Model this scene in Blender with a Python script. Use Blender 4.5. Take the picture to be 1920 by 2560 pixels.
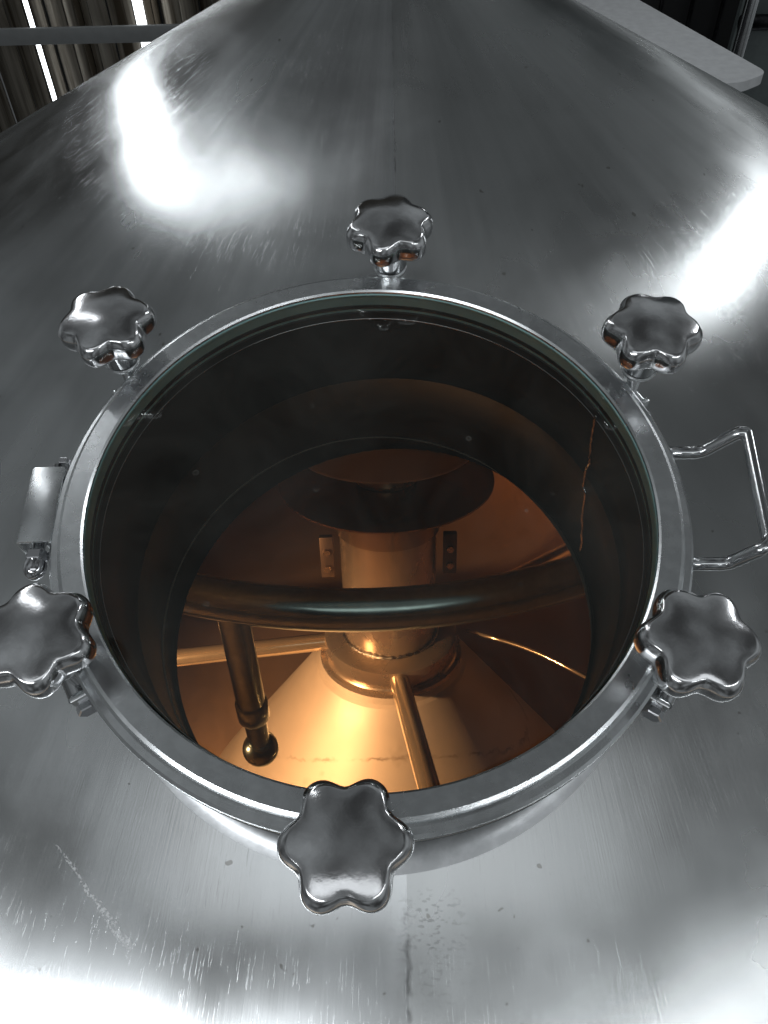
import bpy, bmesh, math, random
from mathutils import Matrix, Vector, Euler
random.seed(7)
PI = math.pi
U = 0.25                       # metres per lid unit
scene = bpy.context.scene
for o in list(bpy.data.objects): bpy.data.objects.remove(o)
V = Vector
TAU = math.radians(12)
ML = Matrix.Rotation(TAU, 4, 'X')          # lid plane -> world
I4 = Matrix.Identity(4)

# ------------------------------------------------------------------ camera
cam_d = bpy.data.cameras.new('camera'); cam = bpy.data.objects.new('camera', cam_d)
scene.collection.objects.link(cam)
cam_d.sensor_fit = 'VERTICAL'; cam_d.sensor_height = 24.0
cam_d.lens = 24.0 * 2050 / 2560
cam.matrix_world = Matrix.Translation(ML @ V((.0326, -1.2899, 2.1248)) * U) @ ML @ Euler((.5278, .0125, -.028), 'XYZ').to_matrix().to_4x4()
cam_d.clip_start = .01; cam_d.clip_end = 60
scene.camera = cam
scene.view_settings.view_transform = 'Standard'
scene.view_settings.look = 'None'
scene.view_settings.exposure = 0
scene.view_settings.gamma = 1

# ------------------------------------------------------------------ world: dim hall
w = bpy.data.worlds.new('World'); scene.world = w; w.use_nodes = True
nt = w.node_tree; nt.nodes.clear()
out = nt.nodes.new('ShaderNodeOutputWorld'); bg = nt.nodes.new('ShaderNodeBackground')
tc = nt.nodes.new('ShaderNodeTexCoord'); nz = nt.nodes.new('ShaderNodeTexNoise'); cr = nt.nodes.new('ShaderNodeValToRGB')
nz.inputs['Scale'].default_value = 1.7; nz.inputs['Detail'].default_value = 2.5
nt.links.new(tc.outputs['Generated'], nz.inputs['Vector']); nt.links.new(nz.outputs['Fac'], cr.inputs['Fac'])
cr.color_ramp.elements[0].position = .36; cr.color_ramp.elements[0].color = (.035, .037, .038, 1)
cr.color_ramp.elements[1].position = .66; cr.color_ramp.elements[1].color = (.26, .28, .29, 1)
nt.links.new(cr.outputs['Color'], bg.inputs['Color']); bg.inputs['Strength'].default_value = 1.0
nt.links.new(bg.outputs[0], out.inputs[0])

# ------------------------------------------------------------------ ceiling lamps of the hall, and two added fill lamps
def area(name, pos, size, size_y, power, col=(.93, .97, 1), target=(0, 0, 0), roll=0):
    d = bpy.data.lights.new(name, 'AREA'); d.shape = 'RECTANGLE'; d.size = size * U; d.size_y = size_y * U
    d.energy = power; d.color = col
    o = bpy.data.objects.new(name, d); scene.collection.objects.link(o)
    p = V(pos) * U; t = V(target) * U
    q = (t - p).to_track_quat('-Z', 'Y')
    o.matrix_world = Matrix.Translation(p) @ q.to_matrix().to_4x4() @ Matrix.Rotation(roll, 4, 'Z')
    return o
def strip(p0, p1, width, power, target, col=(.93, .97, 1)):
    p0, p1, t = V(p0) * U, V(p1) * U, V(target) * U
    d = bpy.data.lights.new('strip_lamp', 'AREA'); d.shape = 'RECTANGLE'; L = (p1 - p0).length
    d.size = L; d.size_y = width * U; d.energy = power; d.color = col
    c = (p0 + p1) / 2; x = (p1 - p0).normalized(); z = (c - t).normalized()
    y = z.cross(x).normalized(); z = x.cross(y).normalized()
    o = link_lamp(bpy.data.objects.new('strip_lamp', d)); m = Matrix((x, y, z)).transposed().to_4x4(); m.translation = c; o.matrix_world = m
    return o
def link_lamp(o): scene.collection.objects.link(o); return o
strip((-5.9, 10.6, 2.2), (-6.9, 6.2, 6.4), .3, 6.0, (-.8, 1.8, .3))
strip((-6.9, 6.0, 6.7), (-4.4, 4.6, 9.2), .25, 2.1, (-.6, 1.7, .3))
strip((9.8, 7.4, 4.6), (9.2, 4.0, 7.0), .25, 8, (1.6, 1.4, 0))
strip((-9.6, -7.8, 6.2), (-2.8, -11.0, 7.2), .6, 24, (-.5, -1, -1))
strip((5.4, 13.2, 4.5), (5.8, 16.5, 5.0), .5, 8, (5, 14, -4))  # lamp added to brighten the pale cabinet top
strip((-6.5, -7.2, 9.2), (5.5, -7.4, 9.4), 2.6, 6.5, (0, -1, -1))  # weak wide lamp added to lift the lower foreground
strip((4.2, -10.8, 7.2), (11.5, -6.6, 6.2), .3, 8, (1, -1, -1))

# ------------------------------------------------------------------ materials
def nodes(name):
    m = bpy.data.materials.new(name); m.use_nodes = True
    return m, m.node_tree, m.node_tree.nodes['Principled BSDF']
def N(nt, t, **kw):
    n = nt.nodes.new(t)
    for k, v in kw.items():
        if hasattr(n, k): setattr(n, k, v)
        else: n.inputs[k].default_value = v
    return n
def math_(nt, op, a, b=None, c=None, clamp=False):
    n = nt.nodes.new('ShaderNodeMath'); n.operation = op; n.use_clamp = clamp
    for i, x in enumerate((a, b, c)):
        if x is None: continue
        if isinstance(x, (int, float)): n.inputs[i].default_value = x
        else: nt.links.new(x, n.inputs[i])
    return n.outputs[0]
def ramp(nt, x, stops):
    n = nt.nodes.new('ShaderNodeValToRGB'); e = n.color_ramp.elements
    while len(e) < len(stops): e.new(.5)
    for i, (p, c) in enumerate(stops):
        e[i].position = p; e[i].color = (c, c, c, 1) if isinstance(c, (int, float)) else (*c, 1)
    nt.links.new(x, n.inputs['Fac']); return n.outputs['Color']
def noise(nt, vec, scale, detail=3, rough=.55, dist=0):
    n = N(nt, 'ShaderNodeTexNoise', Scale=scale, Detail=detail, Roughness=rough, Distortion=dist)
    nt.links.new(vec, n.inputs['Vector']); return n.outputs['Fac']
def mixc(nt, f, a, b, mode='MIX'):
    n = nt.nodes.new('ShaderNodeMix'); n.data_type = 'RGBA'; n.blend_type = mode
    for s, x in ((n.inputs[0], f), (n.inputs[6], a), (n.inputs[7], b)):
        if isinstance(x, (int, float)): s.default_value = x
        elif isinstance(x, tuple): s.default_value = (*x, 1)
        else: nt.links.new(x, s)
    return n.outputs[2]

def steel(name, base=(.55, .56, .57), rough=.22, var=.08, scale=14, bump=.02, dirt=0.0, aniso=0.0):
    m, nt, b = nodes(name)
    t = N(nt, 'ShaderNodeTexCoord').outputs['Object']
    f = noise(nt, t, scale, 5, .6, .4); f2 = noise(nt, t, scale * 6, 4)
    r = ramp(nt, f, [(.3, max(rough - var, .03)), (.7, rough + var)])
    nt.links.new(r, b.inputs['Roughness'])
    dk = tuple(c * (1 - dirt) for c in base)
    nt.links.new(mixc(nt, ramp(nt, f2, [(.42, 0.), (.62, 1.)]), dk, base), b.inputs['Base Color'])
    b.inputs['Metallic'].default_value = 1
    bp = N(nt, 'ShaderNodeBump', Strength=bump, Distance=.002); nt.links.new(noise(nt, t, scale * 9, 3), bp.inputs['Height'])
    nt.links.new(bp.outputs[0], b.inputs['Normal'])
    if aniso:
        b.inputs['Anisotropic'].default_value = aniso
    return m

def roof_steel():
    """brushed sheets of a cone; object origin sits on the tank axis, grooves run down the slope"""
    m, nt, b = nodes('brushed_roof_steel')
    t = N(nt, 'ShaderNodeTexCoord').outputs['Object']
    s = N(nt, 'ShaderNodeSeparateXYZ'); nt.links.new(t, s.inputs[0])
    ang = math_(nt, 'ARCTAN2', s.outputs[0], math_(nt, 'MULTIPLY', s.outputs[1], -1))   # 0 towards -Y
    rad = math_(nt, 'SQRT', math_(nt, 'ADD', math_(nt, 'POWER', s.outputs[0], 2), math_(nt, 'POWER', s.outputs[1], 2)))
    def pol(ka, kr):
        c = N(nt, 'ShaderNodeCombineXYZ'); nt.links.new(math_(nt, 'MULTIPLY', ang, ka), c.inputs[0]); nt.links.new(math_(nt, 'MULTIPLY', rad, kr), c.inputs[1])
        return c.outputs[0]
    big = noise(nt, t, 2.6, 3, .5, .3)
    streak = noise(nt, pol(11, 2.2), 1, 4, .6)
    fine = noise(nt, pol(420, 9), 1, 3, .7)
    blot = noise(nt, t, 9, 3, .5, .3)
    # sheets: two generators where sheets meet
    sheet = math_(nt, 'GREATER_THAN', ang, -.022)
    base = mixc(nt, ramp(nt, streak, [(.35, 0.), (.65, 1.)]), (.54, .555, .56), (.63, .645, .65))
    base = mixc(nt, ramp(nt, blot, [(.36, 0.), (.6, 1.)]), mixc(nt, .3, base, (.30, .30, .29)), base)
    base = mixc(nt, math_(nt, 'MULTIPLY', sheet, .45), base, (.36, .37, .365))
    # weld seam grime, a thin broken dark line along the joint
    seam = math_(nt, 'ABSOLUTE', math_(nt, 'ADD', math_(nt, 'ADD', ang, .022), math_(nt, 'MULTIPLY', math_(nt, 'SUBTRACT', noise(nt, t, 60, 3), .5), .012)))
    seamf = math_(nt, 'MULTIPLY', ramp(nt, seam, [(0., 1.), (.0022, 0.)]), ramp(nt, noise(nt, t, 45, 4), [(.45, 0.), (.6, .7)]))
    base = mixc(nt, seamf, base, (.12, .12, .12))
    # smudges beside the seam and scattered specks
    sm = math_(nt, 'MULTIPLY', ramp(nt, math_(nt, 'ABSOLUTE', math_(nt, 'SUBTRACT', ang, -.002)), [(0., 1.), (.04, 0.)]),
               ramp(nt, noise(nt, pol(150, 330), 1, 2), [(.56, 0.), (.62, .5)]))
    sm = math_(nt, 'MULTIPLY', sm, ramp(nt, rad, [(.885, 0.), (.90, 1.), (.925, .7), (.985, 0.)]))
    base = mixc(nt, sm, base, (.16, .16, .155))
    spk = ramp(nt, noise(nt, t, 70, 2), [(.735, 0.), (.76, .6)])
    base = mixc(nt, spk, base, (.2, .19, .17))
    # one long scraped scratch low on the left
    dx = math_(nt, 'ADD', s.outputs[0], .302); dy = math_(nt, 'ADD', s.outputs[1], .843)
    al = math_(nt, 'ADD', math_(nt, 'MULTIPLY', dx, .682), math_(nt, 'MULTIPLY', dy, -.732))
    pe = math_(nt, 'ADD', math_(nt, 'MULTIPLY', dx, .732), math_(nt, 'MULTIPLY', dy, .682))
    pe = math_(nt, 'ADD', pe, math_(nt, 'MULTIPLY', math_(nt, 'SUBTRACT', noise(nt, t, 38, 3), .5), .010))
    wd = math_(nt, 'ADD', .0006, math_(nt, 'MULTIPLY', al, .028))
    inl = math_(nt, 'LESS_THAN', math_(nt, 'ABSOLUTE', pe), wd)
    ing = math_(nt, 'MULTIPLY', math_(nt, 'GREATER_THAN', al, .0), math_(nt, 'LESS_THAN', al, .100))
    sc1 = math_(nt, 'MULTIPLY', math_(nt, 'MULTIPLY', inl, ing), ramp(nt, noise(nt, t, 420, 2), [(.45, 0.), (.60, .8)]))
    base = mixc(nt, sc1, base, (.95, .96, .97))
    nt.links.new(base, b.inputs['Base Color'])
    nt.links.new(math_(nt, 'SUBTRACT', 1, math_(nt, 'MULTIPLY', sc1, .8)), b.inputs['Metallic'])
    r = math_(nt, 'ADD', ramp(nt, streak, [(.3, .225), (.7, .25)]), math_(nt, 'MULTIPLY', math_(nt, 'SUBTRACT', big, .5), .14))
    r = math_(nt, 'ADD', r, math_(nt, 'MULTIPLY', math_(nt, 'SUBTRACT', blot, .5), .18))
    r = math_(nt, 'ADD', r, math_(nt, 'MULTIPLY', sheet, .03))
    nt.links.new(r, b.inputs['Roughness'])
    b.inputs['Anisotropic'].default_value = .9
    tg = N(nt, 'ShaderNodeTangent'); tg.direction_type = 'RADIAL'; tg.axis = 'Z'
    nt.links.new(tg.outputs[0], b.inputs['Tangent'])
    b.inputs['Anisotropic Rotation'].default_value = 0.0
    # grooves + sparse straight scratches
    scr = noise(nt, pol(1300, 26), 1, 2)
    scr = ramp(nt, scr, [(.66, 0.), (.74, 1.)])
    h = math_(nt, 'ADD', fine, math_(nt, 'MULTIPLY', scr, .9))
    bp = N(nt, 'ShaderNodeBump', Strength=.13, Distance=.0005); nt.links.new(h, bp.inputs['Height'])
    bp2 = N(nt, 'ShaderNodeBump', Strength=.05, Distance=.02); nt.links.new(big, bp2.inputs['Height']); nt.links.new(bp.outputs[0], bp2.inputs['Normal'])
    nt.links.new(bp2.outputs[0], b.inputs['Normal'])
    return m

def glass_mat():
    m = bpy.data.materials.new('sight_glass'); m.use_nodes = True; nt = m.node_tree; nt.nodes.clear()
    o = N(nt, 'ShaderNodeOutputMaterial'); mx = N(nt, 'ShaderNodeMixShader'); fr = N(nt, 'ShaderNodeFresnel', IOR=1.5)
    tr = N(nt, 'ShaderNodeBsdfTransparent'); gl = N(nt, 'ShaderNodeBsdfGlossy'); gl.inputs['Roughness'].default_value = .015
    gl.inputs['Color'].default_value = (.9, .95, .93, 1)
    tr.inputs['Color'].default_value = (.93, .96, .94, 1)
    nt.links.new(fr.outputs[0], mx.inputs[0]); nt.links.new(tr.outputs[0], mx.inputs[1]); nt.links.new(gl.outputs[0], mx.inputs[2])
    t = N(nt, 'ShaderNodeTexCoord').outputs['Object']
    vo = N(nt, 'ShaderNodeTexVoronoi', Scale=55.0); nt.links.new(t, vo.inputs['Vector'])
    ringm = ramp(nt, vo.outputs['Distance'], [(.10, .25), (.14, 1.), (.17, 0.)])
    pick = ramp(nt, noise(nt, t, 26, 2), [(.60, 0.), (.64, 1.)])
    film = ramp(nt, noise(nt, t, 9, 5, .7, 1.2), [(.3, .010), (.75, .050)])  # dusty film, raised to paint in the ceiling's grey reflected veil
    fac = math_(nt, 'ADD', film, math_(nt, 'MULTIPLY', math_(nt, 'MULTIPLY', ringm, pick), .10))
    df = N(nt, 'ShaderNodeBsdfDiffuse'); df.inputs['Color'].default_value = (.55, .55, .5, 1)
    m2 = N(nt, 'ShaderNodeMixShader'); nt.links.new(fac, m2.inputs[0]); nt.links.new(mx.outputs[0], m2.inputs[1]); nt.links.new(df.outputs[0], m2.inputs[2])
    nt.links.new(m2.outputs[0], o.inputs[0]); return m
def plain(name, col, rough=.5, metal=0., spec=.5, em=None, es=0):
    m, nt, b = nodes(name)
    t = N(nt, 'ShaderNodeTexCoord').outputs['Object']
    f = noise(nt, t, 25, 4)
    nt.links.new(mixc(nt, f, tuple(c * .8 for c in col), tuple(min(c * 1.2, 1) for c in col)), b.inputs['Base Color'])
    b.inputs['Roughness'].default_value = rough; b.inputs['Metallic'].default_value = metal
    b.inputs['Specular IOR Level'].default_value = spec
    if em: b.inputs['Emission Color'].default_value = (*em, 1); b.inputs['Emission Strength'].default_value = es
    return m

def inner_steel(name, base, rough, stain=False, aniso=0.):
    m, nt, b = nodes(name)
    t = N(nt, 'ShaderNodeTexCoord').outputs['Object']
    s = N(nt, 'ShaderNodeSeparateXYZ'); nt.links.new(t, s.inputs[0])
    f = noise(nt, t, 5, 5, .6, .5)
    col = mixc(nt, f, tuple(c * .86 for c in base), base)
    if stain:
        x = s.outputs[0]; z = s.outputs[2]
        d = math_(nt, 'ADD', z, math_(nt, 'MULTIPLY', math_(nt, 'POWER', x, 2), 1.2))
        d = math_(nt, 'ADD', d, math_(nt, 'MULTIPLY', math_(nt, 'SUBTRACT', noise(nt, t, 32, 5, .7), .5), .028))
        line = ramp(nt, math_(nt, 'ABSOLUTE', math_(nt, 'ADD', d, .182)), [(0., 1.), (.0035, 0.)])
        line = math_(nt, 'MULTIPLY', line, ramp(nt, noise(nt, t, 14, 3), [(.42, .05), (.60, .7)]))
        col = mixc(nt, line, col, (.16, .10, .06))
        col = mixc(nt, ramp(nt, noise(nt, t, 9, 3), [(.66, 0.), (.72, .25)]), col, (.3, .22, .15))
    nt.links.new(col, b.inputs['Base Color'])
    b.inputs['Metallic'].default_value = .85
    nt.links.new(ramp(nt, f, [(.3, rough - .06), (.7, rough + .06)]), b.inputs['Roughness'])
    b.inputs['Anisotropic'].default_value = aniso
    bp = N(nt, 'ShaderNodeBump', Strength=.08, Distance=.004); nt.links.new(noise(nt, t, 30, 4), bp.inputs['Height'])
    nt.links.new(bp.outputs[0], b.inputs['Normal'])
    return m

M_ROOF = roof_steel()
M_RING = steel('satin_ring_steel', (.80, .82, .83), .27, .05, 16, .02, .10)
M_NECK = steel('neck_steel', (.58, .59, .60), .22, .06, 10, .03, .08)
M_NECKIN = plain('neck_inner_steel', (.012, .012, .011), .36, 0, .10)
M_FIL = steel('polished_weld_zone', (.50, .51, .52), .34, .06, 12, .04, .15)
M_POLISH = steel('polished_cast_steel', (.70, .70, .71), .175, .05, 16, .05, .10)
M_ROD = steel('bright_rod_steel', (.60, .61, .62), .15, .04, 20, .02, .05)
M_NUT = steel('chrome_nut', (.66, .66, .68), .08, .03, 20, .0, .0)
M_GLASS = glass_mat()
M_GEDGE = plain('green_glass_edge', (.50, .84, .84), .3, 0, .3)
M_GASKET = plain('black_rubber', (.012, .012, .012), .45)
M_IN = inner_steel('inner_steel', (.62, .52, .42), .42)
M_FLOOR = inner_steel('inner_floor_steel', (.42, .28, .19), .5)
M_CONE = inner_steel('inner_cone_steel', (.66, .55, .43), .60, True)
M_CONE.node_tree.nodes['Principled BSDF'].inputs['Metallic'].default_value = .6
M_SHAFT = inner_steel('shaft_steel', (.62, .50, .38), .27)
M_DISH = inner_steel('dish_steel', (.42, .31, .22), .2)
M_RODIN = inner_steel('arm_tube_steel', (.72, .58, .40), .18)
M_PIPE = steel('dark_pipe_steel', (.38, .46, .43), .22, .05, 9, .02, .15)
M_BRK = inner_steel('bracket_steel', (.16, .11, .08), .5)
M_WELD = steel('weld_bead', (.5, .47, .42), .3, .1, 60, .5, .3)

# ------------------------------------------------------------------ object helpers (geometry in lid units)
def link(o): scene.collection.objects.link(o); return o
def empty(name, mat, label, cat, group=None):
    o = bpy.data.objects.new(name, None); link(o); o.empty_display_size = .05
    o.matrix_world = mat
    o['label'] = label; o['category'] = cat
    if group: o['group'] = group
    return o
def base_matrix(frame, p):                 # frame I4 = world, ML = lid plane
    return Matrix.Translation((frame @ V(p)) * U) @ frame
def build(name, bm, mat, parent=None, smooth=True, auto=None, xf=None):
    if xf: bm.transform(xf)
    bm.transform(Matrix.Scale(U, 4))
    bmesh.ops.recalc_face_normals(bm, faces=bm.faces)
    me = bpy.data.meshes.new(name); bm.to_mesh(me); bm.free()
    me.materials.append(mat)
    for p in me.polygons: p.use_smooth = smooth
    if smooth and auto is not None: me.set_sharp_from_angle(angle=math.radians(auto))
    o = link(bpy.data.objects.new(name, me))
    if parent: o.parent = parent
    return o
def revolve(profile, n=128, closed=False, a0=0, a1=2 * PI):
    bm = bmesh.new(); full = abs(a1 - a0 - 2 * PI) < 1e-6
    rings = []
    for i in range(n if full else n + 1):
        a = a0 + (a1 - a0) * i / n
        rings.append([bm.verts.new((r * math.cos(a), r * math.sin(a), z)) for r, z in profile])
    m = len(rings)
    for i in range(m if full else m - 1):
        A_, B_ = rings[i], rings[(i + 1) % m]
        k = len(profile)
        for j in range(k if closed else k - 1):
            bm.faces.new((A_[j], B_[j], B_[(j + 1) % k], A_[(j + 1) % k]))
    bmesh.ops.remove_doubles(bm, verts=bm.verts, dist=1e-6)
    return bm
def tube(pts, r, n=20, bm=None, cap=True):
    bm = bm or bmesh.new(); pts = [V(p) for p in pts]
    rs = r if isinstance(r, (list, tuple)) else [r] * len(pts)
    prev = None; rings = []
    t0 = (pts[1] - pts[0]).normalized(); up = V((0, 0, 1)) if abs(t0.z) < .9 else V((1, 0, 0))
    nrm = t0.cross(up).normalized()
    for i, p in enumerate(pts):
        t = ((pts[min(i + 1, len(pts) - 1)] - pts[max(i - 1, 0)])).normalized()
        nrm = (nrm - t * nrm.dot(t)).normalized(); bn = t.cross(nrm)
        rings.append([bm.verts.new(p + (nrm * math.cos(2 * PI * k / n) + bn * math.sin(2 * PI * k / n)) * rs[i]) for k in range(n)])
    for a, b in zip(rings, rings[1:]):
        for k in range(n): bm.faces.new((a[k], a[(k + 1) % n], b[(k + 1) % n], b[k]))
    if cap: bm.faces.new(rings[0][::-1]); bm.faces.new(rings[-1])
    return bm
def bend(pts, rad, seg=8):
    """round the corners of a polyline"""
    pts = [V(p) for p in pts]; o = [pts[0]]
    for a, b, c in zip(pts, pts[1:], pts[2:]):
        u = (a - b).normalized(); v = (c - b).normalized(); d = min(rad, (a - b).length * .45, (c - b).length * .45)
        p0 = b + u * d; p1 = b + v * d
        for i in range(seg + 1):
            t = i / seg; o.append(p0 * (1 - t) ** 2 + b * 2 * t * (1 - t) + p1 * t * t)
    o.append(pts[-1]); return o
def box(sx, sy, sz, c=(0, 0, 0), bev=.006, rot=None, bm=None):
    b2 = bmesh.new(); bmesh.ops.create_cube(b2, size=1)
    b2.transform(Matrix.Diagonal((sx, sy, sz, 1)))
    if bev: bmesh.ops.bevel(b2, geom=b2.edges[:], offset=bev, segments=2, affect='EDGES', profile=.5)
    if rot is not None: b2.transform(rot)
    b2.transform(Matrix.Translation(c))
    if bm is None: return b2
    me = bpy.data.meshes.new('tmp'); b2.to_mesh(me); b2.free(); bm.from_mesh(me); bpy.data.meshes.remove(me); return bm
def hexnut(r, h, c=(0, 0, 0), rot=None, n=6):
    bm = bmesh.new()
    prof = [(r * .9, 0), (r, h * .14), (r, h * .86), (r * .9, h)]
    rg = [[bm.verts.new((q * math.cos(2 * PI * k / n), q * math.sin(2 * PI * k / n), z)) for k in range(n)] for q, z in prof]
    for a, b in zip(rg, rg[1:]):
        for k in range(n): bm.faces.new((a[k], a[(k + 1) % n], b[(k + 1) % n], b[k]))
    bm.faces.new(rg[0][::-1]); bm.faces.new(rg[-1])
    if rot is not None: bm.transform(rot)
    bm.transform(Matrix.Translation(c)); return bm

# ------------------------------------------------------------------ THE TANK
AP = V((.154, 2.686, .963)); SL = math.radians(27); TN = math.tan(SL); RT = 4.7
FLOOR_Z = -7.0
tank_base = V((AP.x, AP.y, 0))
tank = empty('brewing_tank', base_matrix(I4, tank_base), 'large stainless steel vessel with brushed conical roof carrying the round glass manway', 'tank')
L2T = Matrix.Translation(-tank_base) @ ML          # lid-frame coords -> tank local

def cone_sheet(slope_t, apex_z, hole_r, r_out, name, mat, n_ang=720, n_rad=90, lift=0.0):
    """sheet of a cone (axis = tank axis) with a hole cut by a cylinder along the lid axis"""
    bm = bmesh.new(); norm = []
    MLi = ML.inverted()
    def on(x, y): return V((x, y, apex_z - slope_t * math.hypot(x - AP.x, y - AP.y)))
    # hole centre in xy: where lid axis meets the cone
    z = 0
    for _ in range(60):
        c = ML @ V((0, 0, z)); z += (on(c.x, c.y).z - c.z) * .7
    cen = ML @ V((0, 0, z)); grid = []
    for i in range(n_ang):
        a = 2 * PI * i / n_ang; d = V((math.cos(a), math.sin(a), 0))
        lo, hi = 0, 3
        for _ in range(40):
            m = (lo + hi) / 2; p = MLi @ on(cen.x + d.x * m, cen.y + d.y * m)
            if math.hypot(p.x, p.y) < hole_r: lo = m
            else: hi = m
        r0 = lo
        # distance to the rim circle
        ox, oy = cen.x - AP.x, cen.y - AP.y; bq = ox * d.x + oy * d.y
        r1 = -bq + math.sqrt(bq * bq - (ox * ox + oy * oy - r_out * r_out))
        col = []
        for j in range(n_rad + 1):
            t = (j / n_rad) ** 1.25; rr = r0 + (r1 - r0) * t
            p = on(cen.x + d.x * rr, cen.y + d.y * rr)
            v = bm.verts.new(p - tank_base + V((0, 0, lift)))
            col.append(v)
        grid.append(col)
    for i in range(n_ang):
        A_, B_ = grid[i], grid[(i + 1) % n_ang]
        for j in range(n_rad): bm.faces.new((A_[j], A_[j + 1], B_[j + 1], B_[j]))
    bm.transform(Matrix.Scale(U, 4))
    me = bpy.data.meshes.new(name); bm.to_mesh(me); bm.free(); me.materials.append(mat)
    nn = []
    for v in me.vertices:
        q = V((v.co.x, v.co.y, 0))
        q = q.normalized() if q.length > 1e-5 else V((0, 0, 0))
        k = math.atan(slope_t); nn.append((q * math.sin(k) + V((0, 0, math.cos(k)))).normalized())
    for p in me.polygons: p.use_smooth = True
    if me.polygons[0].normal.z < 0: me.flip_normals()
    me.normals_split_custom_set_from_vertices(nn)
    o = link(bpy.data.objects.new(name, me)); o.parent = tank; return o

roof = cone_sheet(TN, AP.z, .868, RT, 'roof', M_ROOF)
CZ = -.85 + 2.5 * math.tan(TAU)
cone_sheet(math.tan(TAU), CZ, .842, RT - .03, 'inner_ceiling', M_IN, 256, 30)
zr = AP.z - TN * RT
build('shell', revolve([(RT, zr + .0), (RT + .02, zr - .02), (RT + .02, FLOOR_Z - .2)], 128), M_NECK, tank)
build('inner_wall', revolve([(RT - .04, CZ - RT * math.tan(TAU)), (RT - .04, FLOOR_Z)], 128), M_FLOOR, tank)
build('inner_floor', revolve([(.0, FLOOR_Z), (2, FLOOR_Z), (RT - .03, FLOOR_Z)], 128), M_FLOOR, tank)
# manway neck, outside and inside
nb = revolve([(.868, -.06), (.868, -.3), (.868, -.955)], 160)
for v in nb.verts:
    if v.co.z < -.4: v.co.z += .16 * v.co.x
neck = build('manway_neck', nb, M_NECK, tank, xf=L2T)
build('neck_flange', revolve([(.87, -.125), (.955, -.125), (.968, -.118), (.972, -.105), (.968, -.092), (.955, -.086), (.869, -.086)], 160), M_NECK, tank, auto=50, xf=L2T)
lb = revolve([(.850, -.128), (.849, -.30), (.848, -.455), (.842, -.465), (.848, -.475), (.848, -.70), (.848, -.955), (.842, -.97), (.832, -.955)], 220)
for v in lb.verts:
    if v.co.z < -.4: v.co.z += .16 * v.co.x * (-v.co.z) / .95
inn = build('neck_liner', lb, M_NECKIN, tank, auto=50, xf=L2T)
sd = [(.765, .361, -.107), (.771, .349, -.207), (.778, .333, -.281), (.782, .318, -.33), (.779, .325, -.38), (.788, .309, -.478), (.795, .289, -.486), (.804, .262, -.614), (.819, .213, -.733), (.824, .20, -.80)]
random.seed(5); sp2 = []
for a, b in zip(sd, sd[1:]):
    for k in range(6):
        q = V(a).lerp(V(b), k / 6); rr = .8465 / math.hypot(q.x, q.y); an = random.uniform(-.0022, .0022)
        sp2.append(Matrix.Rotation(an, 3, 'Z') @ V((q.x * rr, q.y * rr, q.z)))
build('liner_glint', tube(sp2, [.006 + random.uniform(-.002, .002) for _ in sp2], 8), M_NUT, tank, xf=L2T)  # bright bead shaped as the lamp's reflected streak on the liner
# weld bead where neck meets roof (follows the cut)
def weld_path(rr):
    pts = []; MLi = ML.inverted()
    for i in range(361):
        a = 2 * PI * i / 360; lo, hi = -3, 2
        for _ in range(40):
            m = (lo + hi) / 2; p = ML @ V((rr * math.cos(a), rr * math.sin(a), m))
            if p.z > AP.z - TN * math.hypot(p.x - AP.x, p.y - AP.y): hi = m
            else: lo = m
        pts.append(ML @ V((rr * math.cos(a), rr * math.sin(a), lo)) - tank_base)
    return pts
build('neck_weld', tube(weld_path(.872), .011, 10, cap=False), M_NECK, tank)

def fillet():
    bm = bmesh.new(); lo = weld_path(.866); MLt = L2T
    upl = (ML.to_3x3() @ V((0, 0, 1))); rows = []
    cen = sum(lo, V()) / len(lo)
    for i, p in enumerate(lo[:-1]):
        d = p - cen; d.z = 0; d.normalize()
        q = p + d * .11; q.z = AP.z - TN * math.hypot(q.x, q.y) + .0015      # foot on the cone, local coords
        a = p + upl * .12; a += d * .003
        mid = p
        row = []
        for k in range(13):
            t = k / 12; row.append(bm.verts.new(a * (1 - t) ** 2 + mid * 2 * t * (1 - t) + q * t * t + V((0, 0, .0015)) ))
        rows.append(row)
    for i in range(len(rows)):
        A_, B_ = rows[i], rows[(i + 1) % len(rows)]
        for j in range(12): bm.faces.new((A_[j], A_[j + 1], B_[j + 1], B_[j]))
    return bm
build('neck_fillet', fillet(), M_FIL, tank)

# ------------------------------------------------------------------ LID
lid = empty('manway_lid', base_matrix(ML, (0, 0, 0)), 'round manway lid with thick sight glass in a wide steel ring on the tank roof', 'lid')
build('ring', revolve([(.862, -.082), (.862, -.006), (.868, .0), (.926, .0), (.936, -.005), (.939, -.026), (.946, -.033), (.964, -.034), (.972, -.041), (.973, -.056), (.968, -.060), (.968, -.072), (.960, -.078)], 220), M_RING, lid, auto=25)
gl = build('sight_glass', revolve([(0, -.012), (.4, -.012), (.852, -.012), (.858, -.018)], 160), M_GLASS, lid, auto=30)
build('glass_edge', revolve([(.8605, -.014), (.8595, -.066)], 200), M_GEDGE, gl)
build('gasket', revolve([(.861, -.066), (.857, -.068), (.857, -.082), (.861, -.084)], 200), M_GASKET, lid)
build('glass_lower_edge', revolve([(.8605, -.085), (.8595, -.096)], 200), M_GEDGE, gl)
build('seat_ring', revolve([(.861, -.097), (.855, -.100), (.851, -.124), (.850, -.130)], 200), M_GASKET, lid, auto=30)
build('lip', revolve([(.8505, -.125), (.8475, -.1235), (.8475, -.128)], 200), M_NUT, lid)
h = bend([(.93, .176, -.066), (1.062, .172, -.066), (1.150, .178, .03), (1.178, .174, .03), (1.146, -.205, .03), (1.120, -.228, .03), (1.055, -.226, -.066), (.93, -.222, -.066)], .03)
build('handle', tube(h, .021, 20), M_ROD, lid)
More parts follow.
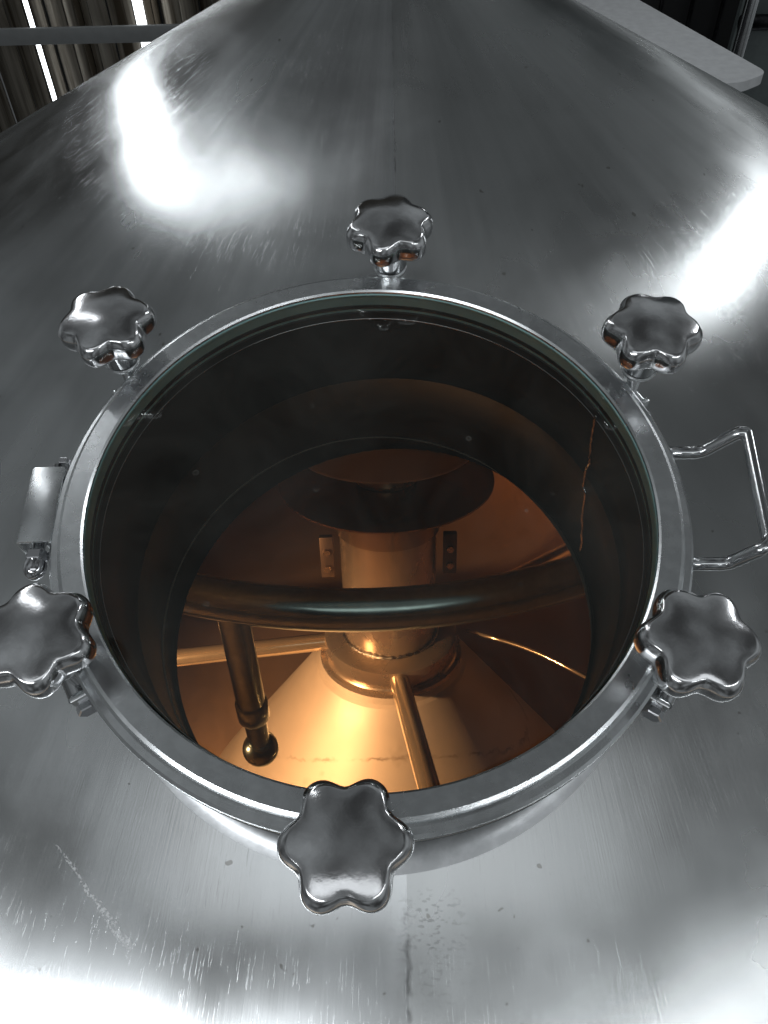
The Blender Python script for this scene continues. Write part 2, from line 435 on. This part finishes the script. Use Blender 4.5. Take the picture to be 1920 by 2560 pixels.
hg = box(.10, .27, .012, (-1.012, .035, -.035), .004, bm=None)
hg = box(.012, .27, .085, (-1.062, .035, -.078), .004, bm=hg)
hg = box(.016, .27, .05, (-.975, .035, -.055), .004, bm=hg)
hb = build('hinge_bracket', hg, M_RING, lid, smooth=True, auto=35)
build('hinge_pin', tube([(-1.012, .20, -.075), (-1.012, -.125, -.075)], .018, 20), M_ROD, lid, auto=40)
R90 = Matrix.Rotation(PI / 2, 4, 'X')
nb = hexnut(.036, .035, (-1.012, -.112, -.075), R90)
build('hinge_nut', nb, M_NUT, lid, smooth=False)
dm = revolve([(.032, 0), (.034, .012), (.032, .03), (.024, .046), (.012, .055), (0, .058)], 32); dm.transform(R90); dm.transform(Matrix.Translation((-1.012, -.147, -.075)))
build('acorn_cap', dm, M_NUT, lid)
nb = hexnut(.022, .02, (-.975, .205, -.05), R90); build('hinge_bolt', nb, M_NUT, lid, smooth=False)

# ------------------------------------------------------------------ KNOBS
def knob_bm(R0=.157):
    bm = bmesh.new(); n = 144
    # (radial fraction, z, lobe weight)
    prof = [(0, .056), (.1, .0557), (.2, .0547), (.3, .0531), (.4, .0508), (.5, .0479), (.6, .0443), (.68, .0409), (.75, .0375), (.82, .0335), (.88, .029), (.93, .0235), (.965, .0165), (.988, .008), (1.0, -.003), (1.0, -.018), (.995, -.028), (.98, -.036), (.955, -.041), (.92, -.042), (.89, -.038), (.86, -.030), (.80, -.020), (.5, -.015)]
    rings = []
    for f, z in prof:
        if f == 0: rings.append([bm.verts.new((0, 0, z))]); continue
        wg = min(max((f - .45) / .55, 0), 1); wg = wg * wg * (3 - 2 * wg)
        ring = []
        for i in range(n):
            a = 2 * PI * i / n; c = math.cos(6 * a) - .10 * math.cos(12 * a)
            k = R0 * f * (1 - wg * .096 * (1 - c))
            d = (k / (R0 * .98)) ** 2
            zz = min(z, .056 - .026 * d) if z > .02 else z     # keep the dome smooth where the flutes cut in
            if z > .02: zz = z * .35 + (.056 - .026 * d) * .65 if f < .9 else z
            ring.append(bm.verts.new((k * math.cos(a), k * math.sin(a), zz)))
        rings.append(ring)
    for k in range(n): bm.faces.new((rings[0][0], rings[1][k], rings[1][(k + 1) % n]))
    for a, b in zip(rings[1:], rings[2:]):
        for k in range(n): bm.faces.new((a[k], b[k], b[(k + 1) % n], a[(k + 1) % n]))
    bm.faces.new(rings[-1][::-1])
    return bm
KZ = .160    # knob body centre above lid plane
def make_knob():
    t = empty('clamp_knob', I4, 'x', 'clamp knob', 'six lobed clamp knobs around the manway lid')
    k = knob_bm(); k.transform(Matrix.Translation((0, 0, KZ)))
    build('knob_head', k, M_POLISH, t)
    build('hub', revolve([(.066, KZ - .012), (.066, KZ - .044), (.060, KZ - .049), (.0, KZ - .049)], 40), M_POLISH, t, auto=40)
    build('sleeve', revolve([(0, KZ - .050), (.056, KZ - .051), (.060, KZ - .055), (.060, .004), (.052, .0), (0, .0)], 40), M_ROD, t, auto=40)
    build('washer', revolve([(0, -.006), (.056, -.006), (.060, -.012), (.056, -.022), (0, -.022)], 40), M_RING, t, auto=40)
    prof = [(.0, -.02)]
    z = -.02
    while z > -.20:
        prof += [(.024, z), (.020, z - .005)]; z -= .01
    prof.append((0, z))
    build('threaded_stud', revolve(prof, 24), M_ROD, t, auto=30)
    # swing eye with pin and two lug plates, fixed on the neck (local -X points to the lid centre)
    build('eye', tube([(.012, -.040, -.195), (.012, .040, -.195)], .042, 24), M_ROD, t, auto=40)
    for s in (-1, 1):
        build('lug', box(.125, .016, .09, (-.02, s * .057, -.192), .005), M_RING, t, auto=40)
    nb = hexnut(.032, .028, (.012, .066, -.195), Matrix.Rotation(-PI / 2, 4, 'X')); build('pin_nut', nb, M_NUT, t, smooth=False)
    nb = hexnut(.032, .028, (.012, -.066, -.195), Matrix.Rotation(PI / 2, 4, 'X')); build('pin_head', nb, M_NUT, t, smooth=False)
    return t
def copy_tree(o, parent=None):
    c = o.copy(); link(c); c.parent = parent
    for ch in list(o.children): copy_tree(ch, c)
    return c
knob0 = make_knob()
KN = [  # azimuth on the lid, radius, lobe phase in the picture plane, label
    (84.7, 1.000, 14, 'polished knob at the far edge of the lid, in line with the roof peak'),
    (28.2, 1.030, -10, 'polished knob on the far right, below the bright glare on the roof'),
    (-33.9, .992, -8, 'large polished knob at the near right, just under the wire handle'),
    (-94.0, 1.006, 0, 'largest polished knob, nearest the camera, overlapping the copper-lit glass'),
    (-150.6, .988, 43, 'polished knob at the near left, cut by the picture edge beside the acorn nut'),
    (144.8, 1.018, 16, 'polished knob on the far left, above the hinge bracket'),
]
for i, (az, rr, ph, lab) in enumerate(KN):
    o = knob0 if i == 0 else copy_tree(knob0)
    a = math.radians(az)
    m = base_matrix(ML, (rr * math.cos(a), rr * math.sin(a), 0)) @ Matrix.Rotation(a, 4, 'Z')
    o.matrix_world = m
    o['label'] = lab
    for ch in o.children:
        if ch.name.startswith('knob_head'): ch.rotation_euler = (0, 0, math.radians(ph) - a)

# ------------------------------------------------------------------ INSIDE: column, arms, dish
COLM = Matrix.Translation(V((.085, 2.686, -4.6)) * U) @ Matrix.Rotation(math.radians(-18), 4, 'X')
col = empty('rake_column', COLM, 'warmly lit steel column on a cone inside the tank, with rake arms and round caps', 'column')
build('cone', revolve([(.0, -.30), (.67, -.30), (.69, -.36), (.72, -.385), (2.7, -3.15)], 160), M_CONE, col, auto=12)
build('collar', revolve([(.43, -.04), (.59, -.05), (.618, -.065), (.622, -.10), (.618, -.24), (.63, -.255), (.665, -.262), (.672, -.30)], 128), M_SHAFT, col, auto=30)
build('shaft', revolve([(.425, 1.35), (.425, -.06)], 128), M_SHAFT, col)
random.seed(3)
pts = [(.437 * math.cos(a), .437 * math.sin(a), -.035 + random.uniform(-.006, .006)) for a in [2 * PI * i / 120 for i in range(121)]]
build('weld_bead', tube(pts, [.014 + random.uniform(-.004, .005) for _ in pts], 8, cap=False), M_WELD, col)
build('bearing_housing', revolve([(.38, 1.50), (.455, 1.48), (.455, 1.10), (.42, 1.09)], 96), M_DISH, col, auto=40)
build('lower_dish', revolve([(.20, 1.56), (.60, 1.555), (.88, 1.565), (.905, 1.56), (.905, 1.545), (.88, 1.54), (.45, 1.50)], 128), M_DISH, col, auto=40)
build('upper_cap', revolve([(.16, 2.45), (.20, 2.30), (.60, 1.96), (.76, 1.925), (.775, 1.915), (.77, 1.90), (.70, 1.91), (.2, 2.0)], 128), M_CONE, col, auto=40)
build('upper_spindle', revolve([(.17, 3.4), (.17, 1.56)], 64), M_SHAFT, col)
build('spindle_collar', revolve([(.17, 1.70), (.24, 1.69), (.25, 1.66), (.25, 1.58), (.27, 1.565)], 64), M_SHAFT, col, auto=40)
for s in (-1, 1):
    br = build('side_bracket', box(.12, .06, .42, (s * .545, -.02, .80), .01), M_BRK, col, auto=40)
    for k in range(2):
        nb = hexnut(.035, .03, (s * .545, -.05, .86 - .17 * k), Matrix.Rotation(PI / 2, 4, 'X')); build('bolt', nb, M_DISH, br, smooth=False)
def arm(p0, p1, r):
    return build('rake_arm', tube([V(p0), V(p1)], r, 28), M_RODIN, col, auto=40)
arm((-.55, -.01, -.16), (-3.4, -.36, -.16), .082)
arm((.06, -.58, -.16), (.47, -3.3, -.16), .088)
arm((.50, .35, -.16), (2.6, 1.9, -.16), .082)
build('guide_rail', tube(bend([V((.72, .06, -.14)), V((1.3, -.23, -.15)), V((2.3, -1.2, -.18))], .5), .018, 10), M_RODIN, col)

# ------------------------------------------------------------------ spray ring
SPZ = -1.8
sp = empty('spray_pipe', base_matrix(I4, (AP.x, AP.y, SPZ)), 'thick dark curved pipe crossing under the glass with a drop pipe and spray ball', 'pipe')
pts = [(-.18 + 3.5 * math.cos(a), 1.684 + 3.5 * math.sin(a), 0) for a in [2 * PI * i / 240 for i in range(241)]]
build('ring_pipe', tube(pts, .118, 32, cap=False), M_PIPE, sp)
dpx, dpy = -.80 - AP.x, .84 - AP.y + .1
DPM = Matrix.Translation((dpx, dpy, 0)) @ Matrix.Rotation(math.radians(-7), 4, 'X')
build('drop_pipe', tube([(0, 0, -.03), (0, 0, -.93)], .088, 28), M_PIPE, sp, auto=40, xf=DPM)
build('coupling', revolve([(.088, 0), (.10, -.02), (.10, -.16), (.085, -.19), (.072, -.20), (.068, -.46)], 32), M_PIPE, sp, auto=40, xf=DPM @ Matrix.Translation((0, 0, -.86)))
bm = bmesh.new(); bmesh.ops.create_uvsphere(bm, u_segments=40, v_segments=24, radius=.118); bm.transform(Matrix.Translation((0, 0, -1.38)))
build('spray_ball', bm, M_PIPE, sp, xf=DPM)

# interior sight lamp (out of view under the roof, front left)
def point(name, pos, power, col, r):
    d = bpy.data.lights.new(name, 'POINT'); d.energy = power; d.color = col; d.shadow_soft_size = r * U
    o = link(bpy.data.objects.new(name, d)); o.location = V(pos) * U; return o
def spot(name, pos, target, power, col, r, deg, blend):
    d = bpy.data.lights.new(name, 'SPOT'); d.energy = power; d.color = col; d.shadow_soft_size = r * U
    d.spot_size = math.radians(deg); d.spot_blend = blend
    o = link(bpy.data.objects.new(name, d)); p = V(pos) * U
    o.matrix_world = Matrix.Translation(p) @ (V(target) * U - p).to_track_quat('-Z', 'Y').to_matrix().to_4x4(); return o
spot('tank_sight_lamp', (-3.1, .4, -2.7), (-.4, 1.7, -5.6), 92, (1, .54, .25), .07, 84, .8)

# ------------------------------------------------------------------ BACKGROUND
M_CLAD = None
def clad():
    m, nt, b = nodes('dark_brushed_cladding')
    t = N(nt, 'ShaderNodeTexCoord').outputs['Object']
    mp = N(nt, 'ShaderNodeMapping'); mp.inputs['Scale'].default_value = (9, 9, .25); nt.links.new(t, mp.inputs[0])
    f = noise(nt, mp.outputs[0], 1.6, 6, .7)
    nt.links.new(mixc(nt, ramp(nt, f, [(.40, 0.), (.68, 1.)]), (.025, .019, .012), (.22, .20, .17)), b.inputs['Base Color'])
    b.inputs['Metallic'].default_value = .8
    nt.links.new(ramp(nt, f, [(.3, .5), (.7, .28)]), b.inputs['Roughness']); return m
M_CLAD = clad()
M_RAIL = plain('dull_rail_paint', (.16, .165, .165), .6, .3)
M_DARK = plain('dark_wall_paint', (.02, .02, .021), .6)
M_GREYW = plain('grey_green_panel', (.12, .14, .14), .6)
M_PALE = plain('matt_pale_roof', (.62, .63, .64), .6, .1)
M_SHELL = steel('dark_shell_steel', (.07, .07, .075), .35, .1, 8, .02, .3)
def reflection_mat(s):
    m = bpy.data.materials.new('reflection_glow'); m.use_nodes = True; nt = m.node_tree; nt.nodes.clear()
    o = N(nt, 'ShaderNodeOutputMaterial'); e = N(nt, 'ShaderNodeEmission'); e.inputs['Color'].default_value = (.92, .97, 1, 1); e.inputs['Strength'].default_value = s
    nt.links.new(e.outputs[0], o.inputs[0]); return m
M_REFLECT = reflection_mat(5)  # emission that paints reflected lamps as bright streaks

WY = 13.0
cw = empty('cladding_wall', base_matrix(I4, (-6, WY, -14)), 'dark wall of narrow upright brushed metal sheets at the upper left', 'wall')
random.seed(11); x = -10.0; bm = bmesh.new()
while x < 8.0:
    wd = random.uniform(.10, .42); dy = random.uniform(-.05, .05); a = random.uniform(-.25, .25)
    box(wd - .012, .05, 24, (x + wd / 2, dy, 12), .01, Matrix.Rotation(a * .3, 4, 'Z'), bm); x += wd
build('sheets', bm, M_CLAD, cw, auto=35)
build('rail', box(18, .06, .24, (-1, -.62, 14 - 2.52), .02, Matrix.Rotation(.004, 4, 'Y')), M_RAIL, cw, auto=40)
for nm, lx, r, lab in (('lamp_reflection', -5.14, .035, 'thin glowing vertical strip standing in for a lamp reflection at the far left behind the rail'), ('lamp_reflection', -3.45, .075, 'wider glowing vertical strip standing in for a lamp reflection behind the rail, nearer the tank peak')):
    t = empty(nm, base_matrix(I4, (lx, WY - .45, -9)), lab, 'lamp reflection', 'upright lamp reflections added on the dark sheet wall')
    build('glowing_streak', tube([(0, 0, 0), (0, 0, 12)], r, 16), M_REFLECT, t)  # glowing strip added in place of a lamp's reflection in the steel
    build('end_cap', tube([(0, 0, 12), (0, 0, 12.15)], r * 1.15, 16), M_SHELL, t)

# ---- pale topped cabinet beyond the tank
def rounded_slab(inset, z0, z1):
    P = [V((-1.0, 12.35, 0)), V((6.15, 12.35, 0)), V((6.70, 12.75, 0)), V((4.1, 20.9, 0)), V((-1.0, 20.9, 0))]
    c = sum(P, V()) / len(P); P = [p + (c - p).normalized() * inset for p in P]
    loop = []
    for i, p in enumerate(P):
        a, b = P[i - 1], P[(i + 1) % len(P)]
        if i in (1, 2):
            u = (a - p).normalized() * .22; v = (b - p).normalized() * .22
            for k in range(9):
                t = k / 8; loop.append((p + u) * (1 - t) ** 2 + p * 2 * t * (1 - t) + (p + v) * t * t)
        else: loop.append(p)
    bm = bmesh.new(); o = V((3, 15, 0))
    lo = [bm.verts.new((p.x - o.x, p.y - o.y, z0)) for p in loop]; hi = [bm.verts.new((p.x - o.x, p.y - o.y, z1)) for p in loop]
    bm.faces.new(hi); bm.faces.new(lo[::-1])
    for i in range(len(lo)): bm.faces.new((lo[i], lo[(i + 1) % len(lo)], hi[(i + 1) % len(lo)], hi[i]))
    return bm
cb = empty('cabinet', base_matrix(I4, (3, 15, -16)), 'dark cabinet with a pale grey rounded-corner top behind the right side of the tank', 'cabinet')
build('top', rounded_slab(0, 16 - 3.66, 16 - 3.5), M_PALE, cb, auto=30)
build('body', rounded_slab(.35, 0, 16 - 3.67), M_SHELL, cb, auto=30)
po = empty('steel_post', base_matrix(I4, (9.15, 20, -16)), 'upright grey post at the upper right corner behind the pale cabinet top', 'post')
build('shaft', tube([(0, 0, 0), (0, 0, 20)], .16, 20), M_NECK, po); build('foot', box(.9, .9, .1, (0, 0, .05), .01), M_SHELL, po, auto=30)
gp = empty('side_wall', base_matrix(I4, (12.5, 21.5, -16)), 'grey green wall with one dark pipe at the extreme upper right', 'wall')
build('panel', box(6, .2, 30, (0, 0, 15), 0), M_GREYW, gp, smooth=False)
build('pipe', tube([(-3, -.3, 10.6), (3, -.3, 10.6)], .18, 16), M_SHELL, gp)
bw = empty('rear_wall', base_matrix(I4, (8, 26, -16)), 'dark upright ribbed wall behind the pale tank top at the upper right', 'wall')
bm = box(30, .2, 34, (-3, 0, 14), 0)
build('panel', bm, M_DARK, bw, smooth=False)
bm = bmesh.new()
for i in range(26): box(.10, .12, 34, (-14 + i * .93, -.16, 14), .01, None, bm)
build('ribs', bm, M_SHELL, bw, auto=40)
